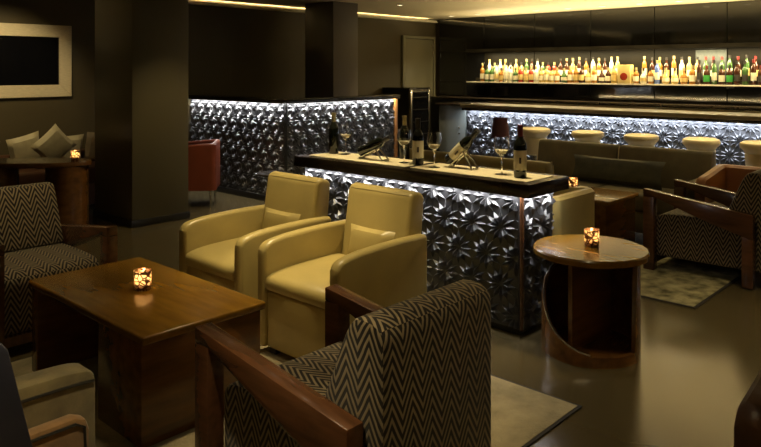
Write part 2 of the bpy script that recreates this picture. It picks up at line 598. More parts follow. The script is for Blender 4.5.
# ------------------------------------------------------------------ partition with lit relief
par = thing('booth_partition', 'low L-shaped booth partition with LED lit star relief and dark cap', 'partition')
MB().box(5.08, 5.22, 6.16, 8.07, .06, 1.15).box(5.22, 6.86, 6.16, 6.30, .06, 1.15).build('body', 'black', par)
MB().prism([(4.99, 6.09), (6.93, 6.09), (6.93, 6.32), (5.24, 6.32), (5.24, 8.07), (4.99, 8.07)], 'z', 1.15, 1.178, .003).box(4.99, 5.0, 6.09, 8.07, 1.128, 1.151).box(4.99, 6.93, 6.09, 6.10, 1.128, 1.151).build('cap', 'topstone', par)
MB().prism([(5.04, 6.12), (6.88, 6.12), (6.88, 6.29), (5.21, 6.29), (5.21, 8.07), (5.04, 8.07)], 'z', 0.0, .07, .004).build('plinth', 'black', par)
relief_run(par, (5.062, 8.06), (0, -1), 1.90, .07, 1.05, .475)
relief_run(par, (5.08, 6.142), (1, 0), 1.78, .07, 1.05, .445, .3)
MB().box(5.008, 5.024, 6.14, 8.05, 1.144, 1.150).build('led_strip', 'led', par)
MB().box(5.08, 6.85, 6.106, 6.118, 1.144, 1.150).build('led_strip', 'led', par)
MB().box(6.862, 6.92, 6.125, 6.31, .0, 1.15, .003).build('end_post', 'woodend', par)

# ------------------------------------------------------------------ bar
bar = thing('bar_counter', 'long bar counter with bright LED lit star relief front and bronze edge', 'bar counter')
MB().box(7.86, 8.55, 0.0, 5.82, .985, 1.03, .006).build('counter_top', 'barwood', bar)
MB().box(8.47, 8.482, 0.05, 5.77, 1.03, 1.05).build('lamp_channel', 'barwood', bar)
MB().box(7.90, 8.50, 0.0, 5.82, .970, .985, .003).box(7.90, 7.912, 0, 5.82, .950, .971).build('fascia', 'topstone', bar)
MB().box(8.02, 8.50, 0.02, 5.80, .08, .970).build('body', 'black', bar)
MB().box(8.05, 8.48, 0.04, 5.78, 0, .08).build('plinth', 'black', bar)
relief_run(bar, (8.002, 5.80), (0, -1), 5.78, .08, .87, .4817)
MB().box(7.916, 7.93, 0.02, 5.80, .964, .970).build('led_strip', 'led', bar)
g = thing('bar_gate', 'flat grey painted gate panel closing the end of the bar', 'gate')
MB().box(8.0, 8.04, 5.83, 6.29, .03, 1.0, .004).build('panel', 'greybar', g)
MB().box(7.93, 8.5, 5.825, 6.31, 1.003, 1.03, .004).build('flap', 'topstone', g)
for z in (.70, .62):
    MB().lathe([(0, 0), (.012, 0), (.012, .015), (0, .02)], 10, Matrix.Translation((8.0, 5.93, z)) @ Matrix.Rotation(-PI / 2, 4, 'Y')).build('knob', 'chrome', g)
MB().box(8.04, 8.5, 6.27, 6.29, .0, 1.0).box(8.0, 8.04, 5.83, 6.29, 0, .03).build('post', 'black', g)

bc = thing('back_counter', 'dark work counter running under the bottle shelf behind the bar', 'counter')
MB().box(9.60, 10.14, .2, 7.9, .02, 1.0).build('body', 'black', bc)
MB().box(9.56, 10.145, .2, 7.9, 1.0, 1.04, .005).build('counter_top', 'topstone', bc)
MB().box(9.64, 10.12, .22, 7.88, 0, .02).build('plinth', 'black', bc)

sh = thing('bottle_shelf', 'lit pale shelf carrying the long row of spirit bottles', 'shelf')
MB().box(9.84, 10.149, 1.2, 7.15, 1.285, 1.305, .003).build('board', 'shelf', sh)
for y in (1.6, 3.0, 4.4, 5.8, 7.0):
    MB().box(9.90, 10.149, y - .01, y + .01, 1.255, 1.285).build('bracket', 'black', sh)
rs = MB().box(9.967, 10.149, 1.5, 7.05, 1.305, 1.365, .003).build('bottle_riser', 'nicheback')
tag(rs, 'low dark riser step carrying the rear row of bar bottles', 'riser')
sh2 = thing('glass_shelf', 'thin dark shelf running above the spirit bottles', 'shelf')
MB().box(9.84, 10.149, 1.2, 7.15, 1.795, 1.815, .003).build('board', 'nicheback', sh2)
MB().box(9.84, 9.85, 1.2, 7.15, 1.815, 1.85).build('lip', 'nicheback', sh2)  # added to keep the ceiling fill strip out of view
MB().box(9.875, 9.925, 1.4, 7.0, 1.786, 1.795).build('lamp_channel', 'black', sh2)


# ------------------------------------------------------------------ bottles on the bar shelf
def bottle_profile(kind):
    if kind == 'wine':
        return [(0, 0), (.034, 0), (.037, .006), (.037, .185), (.033, .205), (.017, .232), (.0145, .245), (.0145, .295), (.0155, .297), (.0155, .303), (0, .303)]
    if kind == 'whisky':
        return [(0, 0), (.038, 0), (.041, .006), (.041, .155), (.036, .178), (.017, .20), (.0145, .21), (.0145, .245), (0, .245)]
    if kind == 'tall':
        return [(0, 0), (.033, 0), (.035, .006), (.033, .215), (.028, .24), (.015, .265), (.013, .28), (.013, .32), (0, .32)]
    if kind == 'round':
        return [(0, 0), (.035, 0), (.047, .02), (.050, .06), (.046, .10), (.028, .135), (.015, .155), (.0135, .17), (.0135, .215), (0, .215)]
    return [(0, 0), (.036, 0), (.039, .005), (.039, .13), (.034, .15), (.016, .175), (.014, .19), (.014, .22), (0, .22)]


BH = {'wine': (.303, .05, .135, .0382), 'whisky': (.245, .04, .125, .0422), 'tall': (.32, .06, .16, .0358), 'round': (.215, .035, .085, .0520), 'short': (.22, .035, .105, .0402)}
GL = {
    'amber': ((0.28, 0.12, 0.022), 'amber'), 'honey': ((0.48, 0.34, 0.11), 'honey coloured'), 'clear': ((0.62, 0.58, 0.45), 'clear'),
    'green': ((0.05, 0.105, 0.03), 'green'), 'brown': ((0.045, 0.016, 0.008), 'dark brown'), 'redg': ((0.28, 0.03, 0.015), 'red'), 'blueg': ((0.10, 0.16, 0.42), 'blue'),
}
for k, (cc, nm) in GL.items():
    M['b_' + k] = mat('bottle_' + k, cc, 0.12, var=0.2, scale=12, spec=0.6)
M['lab_w'] = mat('label_white', (0.78, 0.72, 0.52), 0.6, var=0.06)
M['lab_y'] = mat('label_straw', (0.62, 0.46, 0.16), 0.6, var=0.1)
M['lab_k'] = mat('label_black', (0.03, 0.025, 0.02), 0.5)
M['lab_g'] = mat('label_green', (0.04, 0.34, 0.05), 0.6)
LABN = {'lab_w': 'white', 'lab_y': 'straw', 'lab_k': 'black', 'lab_g': 'bright green'}
CAPS = {'foilgold': 'pale', 'foilblack': 'black', 'foilred': 'red'}
KN = {'wine': 'long-necked', 'whisky': 'square-shouldered', 'tall': 'tall slim', 'round': 'round-bellied', 'short': 'short'}
proto = {}


def shelf_bottle(kind, gl, lab, cap, loc):
    key = (kind, gl, lab, cap)
    lbl = '%s %s glass bottle with %s label and %s cap on bar shelf' % (KN[kind], GL[gl][1], LABN[lab], CAPS[cap])
    grp = lbl + ' set'
    if key not in proto:
        h, l0, l1, r = BH[kind]
        o = MB().lathe(bottle_profile(kind), 12).build('spirit_bottle', 'b_' + gl)
        tag(o, lbl, 'bottle', grp)
        MB().lathe([(r - .002, l0), (r, l0), (r, l1), (r - .002, l1)], 10, a0=PI - 1.25, a1=PI + 1.25).build('label', lab, o)
        MB().lathe([(0, h + .012), (.0165, h + .012), (.0165, h - .03), (.0150, h - .03)], 10, close=False).build('cap', cap, o)
        proto[key] = o
    else:
        o = dup(proto[key])
    o.location = loc
    o.rotation_euler[2] = 0.45 + random.uniform(-.3, .3)
    return o


SZ = 1.305
rnd = random.Random(11)
# front row, from the column end (high y) to the right: families follow the photograph
y = 6.86
while y > 2.0:
    if 4.26 < y < 4.50:
        y = 4.22
        continue
    if y > 6.3:
        gl = rnd.choice(['clear', 'clear', 'honey', 'amber', 'green']); kind = rnd.choice(['whisky', 'short', 'wine']); lab = rnd.choice(['lab_w', 'lab_w', 'lab_y'])
    elif y > 5.5:
        gl = rnd.choice(['honey', 'clear', 'honey', 'green', 'redg']); kind = rnd.choice(['whisky', 'short', 'whisky']); lab = rnd.choice(['lab_w', 'lab_w', 'lab_y'])
    elif y > 4.5:
        gl = rnd.choice(['amber', 'honey', 'green', 'amber', 'brown']); kind = rnd.choice(['whisky', 'round', 'short']); lab = rnd.choice(['lab_w', 'lab_y', 'lab_w'])
    elif y > 3.4:
        gl = rnd.choice(['clear', 'honey', 'clear', 'clear', 'amber']); kind = rnd.choice(['whisky', 'round', 'short', 'tall']); lab = rnd.choice(['lab_w', 'lab_w', 'lab_y'])
    else:
        gl = rnd.choice(['brown', 'green', 'brown', 'brown']); kind = rnd.choice(['wine', 'whisky', 'tall']); lab = rnd.choice(['lab_w', 'lab_w', 'lab_k', 'lab_g'])
    cap = rnd.choice(['foilgold', 'foilgold', 'foilblack'] if y > 3.4 else ['foilblack', 'foilblack', 'foilred'])
    if abs(y - 3.93) < .05:
        gl, kind, lab = 'blueg', 'tall', 'lab_w'
    if kind == 'round':
        y -= .012
    shelf_bottle(kind, gl, lab, cap, ((9.895 if kind != 'round' else 9.908), y, SZ))
    y -= rnd.uniform(.088, .102) + (.014 if kind == 'round' else 0)
y = 6.80
while y > 2.05:
    if y > 5.5:
        gl = rnd.choice(['clear', 'honey', 'brown', 'green', 'redg']); kind = rnd.choice(['wine', 'whisky'])
    elif y > 3.4:
        gl = rnd.choice(['amber', 'clear', 'brown', 'honey']); kind = rnd.choice(['tall', 'wine', 'wine'])
    else:
        gl = rnd.choice(['brown', 'brown', 'green']); kind = rnd.choice(['tall', 'tall', 'wine'])
    if 4.24 < y < 4.52:
        y -= .10
        continue
    shelf_bottle(kind, gl, rnd.choice(['lab_w', 'lab_y', 'lab_w']), rnd.choice(['foilgold', 'foilblack', 'foilblack', 'foilgold'] if y > 3.4 else ['foilblack', 'foilred']), (10.02, y, SZ + .06))
    y -= rnd.uniform(.092, .112)
gb = thing('gift_box', 'honey coloured square gift carton with a dark red disc on bar shelf', 'box', (9.90, 4.38, SZ))
MB().box(-.06, .06, -.095, .095, 0, .27, .003).build('carton', 'lab_y', gb)
MB().lathe([(0, 0), (.055, 0), (.055, .004), (0, .004)], 20, Matrix.Translation((-.0601, 0, .10)) @ Matrix.Rotation(-PI / 2, 4, 'Y')).build('disc_print', 'b_redg', gb)
pl = thing('pale_plaque', 'pale blue-grey framed card standing behind the dark bottles', 'card', (10.135, 3.28, SZ + .06))
M['plaque'] = mat('plaque_grey', (0.085, 0.10, 0.095), 0.5, var=0.4, scale=9)
MB().box(-.006, .006, -.20, .20, .0, .41, .002).build('card', 'plaque', pl)
MB().box(-.009, -.006, -.20, -.188, 0, .41).box(-.009, -.006, .188, .20, 0, .41).box(-.009, -.006, -.188, .188, .398, .41).build('border', 'plaque', pl)

# ------------------------------------------------------------------ bar stools
st = thing('bar_stool', 'cream tulip bar stool with padded round seat along the lit bar', 'stool', (7.4, 4.38, 0), 0, 'cream bar stools')
MB().lathe([(0, .70), (.125, .70), (.15, .735), (.172, .755), (.18, .78), (.172, .805), (.14, .818), (0, .824)], 28).build('cushion', 'cream', st)
MB().lathe([(0, .50), (.10, .50), (.118, .52), (.135, .70), (0, .70)], 28).build('shell', 'cream', st)
MB().lathe([(.025, .03), (.025, .50)], 14).build('stem', 'chrome', st)
MB().lathe([(0, 0), (.20, 0), (.20, .012), (.05, .03), (0, .03)], 28).build('base', 'chrome', st)
MB().tube([(.13 * math.cos(a * PI / 8), .13 * math.sin(a * PI / 8), .27) for a in range(17)], .009, 6).tube([(-.13, 0, .27), (.13, 0, .27)], .008, 6).build('foot_ring', 'chrome', st)
st['label'] = 'cream tulip bar stool, first along the bar from the grey gate'
for y, nth in ((3.71, 'second'), (3.10, 'third'), (2.49, 'fourth'), (1.95, 'fifth')):
    dup(st, (7.4, y, 0), 0, 'cream tulip bar stool, %s along the bar from the grey gate' % nth)


# ------------------------------------------------------------------ mustard armchairs
def arc(pts, n=6):
    """Catmull-Rom through points"""
    out = []
    P = [pts[0]] + list(pts) + [pts[-1]]
    for i in range(1, len(P) - 2):
        for k in range(n):
            t = k / n
            p0, p1, p2, p3 = (Vector(q) for q in P[i - 1:i + 3])
            out.append(tuple(0.5 * ((2 * p1) + (p2 - p0) * t + (2 * p0 - 5 * p1 + 4 * p2 - p3) * t * t + (3 * p1 - p0 - 3 * p2 + p3) * t ** 3)))
    out.append(tuple(pts[-1]))
    return out


def mustard_armchair(label, loc, rz):
    t = thing('leather_armchair', label, 'armchair', loc, rz, 'mustard leather armchairs')
    W = .312
    MB().box(-.245, .245, -.30, .335, .03, .335, .018, 3).build('base', 'yleather', t)
    # seat cushion, slightly domed, front edge rolled
    prof = arc([(-.20, .34), (-.20, .425), (0, .435), (.22, .428), (.325, .41), (.352, .375), (.345, .335)], 4)
    MB().prism(prof, 'x', -.243, .243, .012, 2).build('seat_cushion', 'yleather', t)
    for s in (-1, 1):
        pr = [(-.33, .03), (-.33, .56)] + arc([(-.33, .60), (-.10, .605), (.12, .60), (.26, .588), (.325, .568), (.352, .53)], 4) + [(.352, .03)]
        a, b2 = (W - .066, W) if s > 0 else (-W, -W + .066)
        MB().prism(pr, 'x', a, b2, .022, 3).build('arm', 'yleather', t)
    bk = [(-.19, .36), (-.265, .80), (-.285, .822), (-.315, .826), (-.375, .806), (-.385, .78), (-.335, .30), (-.335, .05), (-.25, .05), (-.19, .30)]
    MB().prism(bk, 'x', -.246, .246, .024, 3).build('backrest', 'yleather', t)
    for sx in (-1, 1):
        for sy in (-.27, .29):
            MB().box(sx * .22 - .025, sx * .22 + .025, sy - .025, sy + .025, 0, .03).build('foot', 'black', t)
    return t


YA = mustard_armchair('mustard leather armchair between the coffee table and island, beside the chevron chair', (2.665, 2.74, .01), R(90))
YB = mustard_armchair('mustard leather armchair facing the coffee table, on the square column side', (2.635, 3.465, .01), R(90))


def lumbar(label, loc, rz, tilt, roll):
    mx = Matrix.Rotation(tilt, 4, 'X') @ Matrix.Rotation(roll, 4, 'Y')
    o = MB().pillow(.34, .19, .09, mx).build('lumbar_cushion', 'yleather', None, loc, rz)
    return tag(o, label, 'cushion', 'mustard lumbar cushions')


lumbar('small mustard leather cushion in the armchair nearer the chevron chair', (2.822, 2.70, .537), R(90), R(12), 0)
lumbar('small mustard leather cushion in the armchair nearer the square column', (2.792, 3.44, .537), R(90), R(12), 0)


# ------------------------------------------------------------------ chevron chairs with walnut arms
def chevron_chair(label, loc, rz):
    t = thing('chevron_armchair', label, 'armchair', loc, rz, 'chevron armchairs')
    prof = [(-.30, .10), (-.30, .40)] + arc([(-.28, .42), (0, .425), (.28, .42), (.36, .40), (.385, .36)], 4) + [(.385, .10)]
    MB().prism(prof, 'x', -.268, .268, .015, 2).build('seat', 'zig', t)
    bk = [(-.09, .428), (-.215, .72)] + arc([(-.235, .755), (-.265, .78), (-.33, .78), (-.37, .755)], 3) + [(-.375, .72), (-.375, .10), (-.302, .10), (-.302, .428)]
    MB().prism(bk, 'x', -.268, .268, .018, 2).build('backrest', 'zig', t)
    for s in (-1, 1):
        x0, x1 = (.272, .34) if s > 0 else (-.34, -.272)
        MB().prism([(.45, .60), (.45, .545), (.37, .545), (-.05, .40), (-.305, .33), (-.305, .50)], 'x', x0, x1, .005).build('armrest', 'woodarm', t)
        MB().prism([(.45, .545), (.45, 0), (.37, 0), (.37, .545)], 'x', x0, x1, .004).build('leg', 'woodarm', t)
        MB().prism([(-.305, .33), (-.305, 0), (-.235, 0), (-.235, .35)], 'x', x0, x1, .004).build('leg', 'woodarm', t)
    MB().box(-.272, .272, -.39, -.34, .05, .10).build('rail', 'woodarm', t)
    MB().box(-.272, .272, .375, .415, .05, .10).build('rail', 'woodarm', t)
    return t


Z1 = chevron_chair('chevron armchair with walnut arms on the taupe rug, its back to the side table', (1.705, 1.70, .01), 0)
Z3 = chevron_chair('chevron armchair with walnut arms across the coffee table, before the oval table', (1.635, 4.36, 0), PI)
Z2 = chevron_chair('chevron armchair with walnut arms on the mottled olive rug near the sofa', (5.585, 1.735, .01), 0)

# ------------------------------------------------------------------ coffee tables
def coffee_table(label, x0, x1, y0, y1, h, nb, top='woodwarm'):
    t = thing('coffee_table', label, 'coffee table', ((x0 + x1) / 2, (y0 + y1) / 2, .01))
    a, b2 = (x1 - x0) / 2, (y1 - y0) / 2
    MB().box(-a, a, -b2, b2, h - .035, h, .010, 3).build('top', top, t)
    MB().box(-a + .01, a - .01, -b2 + .03, -b2 + nb, 0.0, h - .035, .004).build('end_panel', 'wood', t)
    MB().box(-a + .01, a - .01, b2 - .09, b2 - .02, 0.0, h - .035, .004).build('end_panel', 'wood', t)
    MB().box(a - .06, a - .012, -b2 + nb, b2 - .09, 0.0, h - .035, .003).build('side_panel', 'wood', t)
    return t


coffee_table('glossy walnut coffee table between the mustard and chevron armchairs', 1.39, 1.99, 2.55, 3.68, .45, .40)
coffee_table('walnut coffee table in front of the olive brown sofa', 5.33, 5.90, 2.49, 3.45, .45, .30)

# ------------------------------------------------------------------ round side table with spiral-cut drum
sd = thing('side_table', 'round walnut side table with open spiral-cut drum base near the island', 'side table', (3.56, 1.77, 0))
MB().lathe([(0, .51), (.285, .51), (.30, .517), (.30, .541), (.292, .55), (0, .55)], 56).build('top', 'woodwarm', sd)
to_cam = math.atan2(-1.77, -3.56)
b = bmesh.new()
ro, ri = .255, .232
n = 72
colz = []
for i in range(n + 1):
    ph = -180 + 360 * i / n       # 0 faces the camera, negative = clockwise side seen on the left
    if ph > 62 or ph < -165:
        zt = .51
    elif ph < -100:
        zt = .51 - .17 * (ph + 165) / 65
    elif ph < 5:
        k = (ph + 100) / 105
        zt = .34 - .285 * (1 - (1 - k) ** 1.8)
    else:
        zt = .055
    ang = to_cam - R(ph) * -1
    colz.append((ang, zt))
prev = None
for ang, zt in colz:
    ca, sa = math.cos(ang), math.sin(ang)
    q = [b.verts.new((ro * ca, ro * sa, 0)), b.verts.new((ro * ca, ro * sa, zt)), b.verts.new((ri * ca, ri * sa, zt)), b.verts.new((ri * ca, ri * sa, 0))]
    if prev:
        for k in range(4):
            b.faces.new((prev[k], prev[(k + 1) % 4], q[(k + 1) % 4], q[k]))
    prev = q
bmesh.ops.remove_doubles(b, verts=b.verts, dist=1e-5)
bmesh.ops.recalc_face_normals(b, faces=b.faces)
m = MB()
m._join(b)
m.build('drum', 'wood', sd)
MB().lathe([(0, .005), (.231, .005), (.231, .045), (0, .045)], 48).build('floor_disc', 'wood', sd)
MB().box(-.012, .012, -.20, .20, .045, .51, mx=Matrix.Rotation(to_cam + R(60), 4, 'Z')).build('divider', 'wood', sd)
# pale metal edging along the spiral cut
pts = [((ro - .011) * math.cos(a), (ro - .011) * math.sin(a), zt + .003) for a, zt in colz if .056 < zt < .505]
MB().tube([Vector((math.cos(0) * p[0], p[1], p[2])) for p in pts], .007, 6).build('edge_trim', 'chrome', sd)

# ------------------------------------------------------------------ votive candles
vt = thing('votive_candle', 'mosaic glass votive with lit candle on the glossy coffee table', 'candle', (1.70, 3.12, .46), 0, 'mosaic votives')
MB().lathe([(0, 0), (.034, 0), (.038, .006), (.041, .09), (.0385, .09), (.0355, .008), (0, .006)], 24).build('holder', 'votive', vt)
MB().lathe([(0, .0065), (.030, .0065), (.030, .034), (0, .034)], 16).build('wax', 'wax', vt)
MB().lathe([(0, .036), (.005, .042), (.006, .05), (.003, .062), (0, .07)], 10).build('flame', 'flame', vt)
lp = bpy.data.lights.new('candle_glow', 'POINT')
lp.energy = 0.35
lp.color = (1.0, 0.68, 0.36)
lp.shadow_soft_size = 0.006
lo = bpy.data.objects.new('candle_glow', lp)
COL.objects.link(lo)
lo.parent = vt
lo.location = (0, 0, .078)
dup(vt, (3.585, 1.775, .55), .8, 'mosaic glass votive with lit candle on the round side table')
dup(vt, (2.95, 6.68, .65), .3, 'mosaic glass votive with lit candle on the oval walnut table')
dup(vt, (5.74, 3.02, .46), 1.3, 'mosaic glass votive on the coffee table before the olive brown sofa')

# ------------------------------------------------------------------ island: runners, bottles, glasses, holders
TZ = .87
for (a, bb, lbl) in ((3.02, 3.95, 'cream runner mat on the island under the tilted unlabelled bottle'), (2.11, 2.97, 'cream runner mat on the island under the tilted labelled bottle')):
    o = MB().box(3.475, 3.775, a, bb, TZ, TZ + .004, .0015, 1).build('runner_mat', 'mat')
    tag(o, lbl, 'table mat', 'island runner mats')
MZ = TZ + .004


def wine_bottle(label, loc, foil, lab=True, rot=None, rz=0.0):
    o = MB().lathe(bottle_profile('wine'), 24).build('wine_bottle', 'darkbottle')
    tag(o, label, 'bottle')
    if lab:
        l = MB().lathe([(.0372, .045), (.0378, .045), (.0378, .160), (.0372, .160)], 16, a0=PI - 1.4, a1=PI + 1.4).build('label', 'label', o)
        MB().box(-.0388, -.0374, -.006, .006, .085, .120).build('print', 'print', l)
    MB().lathe([(0, .306), (.0172, .306), (.0172, .296), (.0158, .292), (.0158, .238), (.0148, .236)], 16, close=False).build('foil', foil, o)
    o.location = loc
    if rot is not None:
        o.rotation_euler = rot
    else:
        o.rotation_euler[2] = rz
    return o


wine_bottle('dark unlabelled wine bottle with straw foil at the partition end of the island', (3.66, 3.88, MZ), 'foilgold', False)
wine_bottle('dark wine bottle with cream label and pale foil between two wine glasses', (3.615, 3.02, MZ), 'foilblack', True, rz=.69)
wine_bottle('wine bottle with straw foil standing behind a wine glass mid island', (3.80, 3.30, TZ), 'foilgold', False)
wine_bottle('wine bottle with red foil and big cream label at the near island end', (3.585, 2.22, MZ), 'foilred', True, rz=.55)

gl = thing('wine_glass', 'clear stemmed wine glass beside the dark unlabelled bottle', 'wine glass', (3.685, 3.775, MZ), 0, 'island wine glasses')
G = 1.13
prof = [(r_ * 1.2 if z_ > .09 else r_ * 1.1, z_ * G) for r_, z_ in [(0, 0), (.034, 0), (.034, .002), (.006, .006), (.0042, .012), (.0042, .085), (.008, .095), (.028, .112), (.040, .140), (.0405, .162), (.035, .20), (.0338, .20), (.0390, .162), (.0385, .141), (.0265, .1135), (.005, .099), (0, .0985)]]
M['wine'] = glass('bowl_refraction', (0.98, 0.9, 0.62), 0.15, 1.33)  # pale colour stands in for the mat refracted in the bowl
M['wine'].node_tree.nodes['Principled BSDF'].inputs['Transmission Weight'].default_value = 0.55
bowl = MB().lathe(prof, 28).build('bowl', 'glass', gl)
MB().lathe([(0, .1125), (.012, .1155), (.0285, .128), (.0395, .146), (0, .146)], 24).build('wine', 'wine', gl)  # added bright fill imitating the refraction low in the bowl
for (x, y, lbl) in ((3.625, 3.15, 'clear stemmed wine glass at the neck of the tilted unlabelled bottle'), (3.575, 2.85, 'clear stemmed wine glass beside the bottle with pale foil'), (3.62, 2.37, 'clear stemmed wine glass beside the bottle with red foil')):
    dup(gl, (x, y, MZ), 0, lbl)


def holder(label, foot, length, tilt, blabel, lab):
    """inverted-V chrome bottle holder, bottle slides along -Y and up"""
    t = thing('bottle_holder', label, 'bottle holder', foot, 0, 'chrome bottle holders')
    L2 = length
    ca, sa = math.cos(tilt), math.sin(tilt)
    for s in (-.022, .022):
        MB().tube([(s, 0, .006), (s, -L2 * ca, .006 + L2 * sa)], .006, 8).build('rail', 'chrome', t)
        MB().tube([(s, -L2 * ca, .006 + L2 * sa), (s * 1.5, -L2 * ca - .075, .006)], .006, 8).build('strut', 'chrome', t)
    MB().tube([(-.022, 0, .006), (.022, 0, .006)], .006, 8).tube([(-.033, -L2 * ca - .075, .006), (.033, -L2 * ca - .075, .006)], .006, 8).build('crossbar', 'chrome', t)
    # bottle axis parallel to the rails, resting on them
    nrm = Vector((0, sa, ca))
    rest = math.sqrt((.037 + .006) ** 2 - .022 ** 2)
    p = Vector(foot) + Vector((0, -.012 * ca, .006 + .012 * sa)) + nrm * rest
    # local z -> (0,-ca,sa)
    rot = Matrix.Rotation(PI / 2 - tilt, 4, 'X') @ Matrix.Rotation(R(20), 4, 'Z')
    o = wine_bottle(blabel, p, 'foilblack', lab, rot=rot.to_euler())
    return t


holder('low chrome bottle holder cradling the tilted unlabelled bottle', (3.60, 3.53, MZ), .17, R(24), 'dark unlabelled wine bottle tilted low in a chrome holder', False)
holder('steep chrome bottle holder cradling the tilted labelled bottle', (3.66, 2.78, MZ), .15, R(42), 'dark wine bottle with cream label tilted steeply in a chrome holder', True)


# ------------------------------------------------------------------ tub chairs (curved shell)
def shell_mesh(w, dp, r, th, z0, zfront, zback, seg=8):
    """U shaped shell open to +y; outer half width w, from y=-dp (back) to y=+dp"""
    path = []
    for t_ in (0, .015, .035, .06, .1, .2, .4, .6, .8, 1):
        path.append((-w, dp - (2 * dp - r) * t_, 1, 0))
    for i in range(1, seg + 1):
        a = PI + (PI / 2) * i / seg
        path.append((-w + r + r * math.cos(a), -dp + r + r * math.sin(a), 0, 0))
    for i in range(1, 3):
        path.append((-w + r + (2 * w - 2 * r) * i / 4, -dp, 0, 0))
    full = [p[:2] for p in path]
    full += [(-x, yy) for x, yy in full[::-1] if True][0:]
    # remove duplicates
    out = []
    for p in full:
        if not out or (abs(p[0] - out[-1][0]) + abs(p[1] - out[-1][1])) > 1e-5:
            out.append(p)
    b = bmesh.new()
    prev = None
    N = len(out)
    for i, (x, yy) in enumerate(out):
        a = Vector(out[max(0, i - 1)])
        c = Vector(out[min(N - 1, i + 1)])
        t = (c - a).normalized()
        nrm = Vector((-t.y, t.x))
        k = (dp - yy) / (2 * dp)
        zt = zfront + (zback - zfront) * min(1, k * 1.25) ** 1.2
        if k < .08:
            zt -= .045 * (1 - k / .08) ** 2
        e = th * .25
        q = []
        for off, z in ((0, z0), (0, zt - e), (e, zt), (th - e, zt), (th, zt - e), (th, z0)):
            q.append(b.verts.new((x + nrm.x * off, yy + nrm.y * off, z)))
        if prev:
            for j in range(6):
                b.faces.new((prev[j], prev[(j + 1) % 6], q[(j + 1) % 6], q[j]))
        else:
            b.faces.new(q)
        prev = q
    b.faces.new(prev[::-1])
    bmesh.ops.recalc_face_normals(b, faces=b.faces)
    m = MB()
    m._join(b)
    return m


def tub_chair(name, label, loc, rz, w, dp, zf, zb, shell_m, seat_m, z0=.10, leg_m='black', th=.07, r=.14, lr=.016):
    t = thing(name, label, 'armchair', loc, rz)
    shell_mesh(w, dp, r, th, z0, zf, zb).build('shell', shell_m, t)
    MB().box(-w + th + .004, w - th - .004, -dp + th + .004, dp + .01, z0, .42, .03, 3).build('seat_cushion', seat_m, t)
    for sx in (-1, 1):
        for sy in (-1, 1):
            MB().lathe([(lr * .7, 0), (lr, z0)], 10, Matrix.Translation((sx * (w - .035), sy * (dp - .035) if sy > 0 else -dp + .06, 0)) if True else None).build('leg', leg_m, t)
    return t


tub_chair('tub_chair', 'mustard leather tub chair turned away behind the round side table', (4.18, 2.50, 0), 0, .27, .34, .60, .715, 'yleather', 'yleather', r=.06, th=.075)
tub_chair('red_armchair', 'red leather armchair on slim chrome legs beside the square column', (4.38, 6.95, 0), R(50), .27, .29, .66, .70, 'red', 'red', z0=.19, leg_m='chrome', th=.06, r=.06, lr=.012)
tub_chair('tan_armchair', 'tan leather armchair at the end of the olive brown sofa', (6.30, 1.80, 0), R(90), .27, .30, .62, .68, 'tan', 'sofa', th=.08, r=.1)
tub_chair('dark_armchair', 'dark brown leather armchair with rounded arms at the open floor edge', (2.62, .36, 0), R(90), .31, .35, .50, .60, 'brownleather', 'brownleather', th=.09, r=.12)


# ------------------------------------------------------------------ sofas
def sofa(label, loc, rz, w, dp, bh, fab, seat, armh=.56, n=2):
    t = thing('sofa', label, 'sofa', loc, rz)
    MB().box(-w + .10, w - .10, -dp + .08, dp - .01, .09, .27, .012).build('base', fab, t)
    for s in (-1, 1):
        MB().box(s * (w - .05) - .05, s * (w - .05) + .05, -dp + .02, dp, .09, armh, .022, 3).build('arm', fab, t)
    cw = (2 * w - .20) / n
    for i in range(n):
        x = -w + .10 + cw * i
        MB().box(x + .004, x + cw - .004, -dp + .18, dp + .005, .272, .43, .028, 3).build('seat_cushion', seat, t)
        bk = [(-dp + .19, .30), (-dp + .12, bh - .03), (-dp + .10, bh), (-dp + .03, bh), (-dp, bh - .03), (-dp + .02, .28)]
        x0 = x - (.0 if i else .095)
        x1 = x + cw + (.0 if i < n - 1 else .095)
        MB().prism(bk, 'x', x0 + .009, x1 - .009, .015, 2).build('back_cushion', fab, t)
        MB().tube([(x1 - .012, -dp + .185, .32), (x1 - .012, -dp + .117, bh - .03), (x1 - .012, -dp + .10, bh)], .006, 6).build('piping', 'cream' if fab == 'sofa' else fab, t)
    for sx in (-1, 1):
        for sy in (-1, 1):
            MB().box(sx * (w - .07) - .025, sx * (w - .07) + .025, sy * (dp - .09) - .025, sy * (dp - .09) + .025, 0, .09).build('leg', 'black', t)
    return t


sofa('olive brown two-seat sofa in front of the bar stools', (6.34, 2.98, 0), R(90), .88, .34, .775, 'sofa', 'sofa')
sofa('mustard leather loveseat with its back to the tasting island', (4.84, 3.27, .01), R(-90), .70, .34, .825, 'yleather', 'yleather', .58)
o = MB().pillow(.90, .26, .13, Matrix.Rotation(R(20), 4, 'X')).build('bolster_cushion', 'cushion', None, (6.345, 2.90, .555), R(90))
tag(o, 'long dark olive satin cushion leaning on the olive brown sofa', 'cushion')

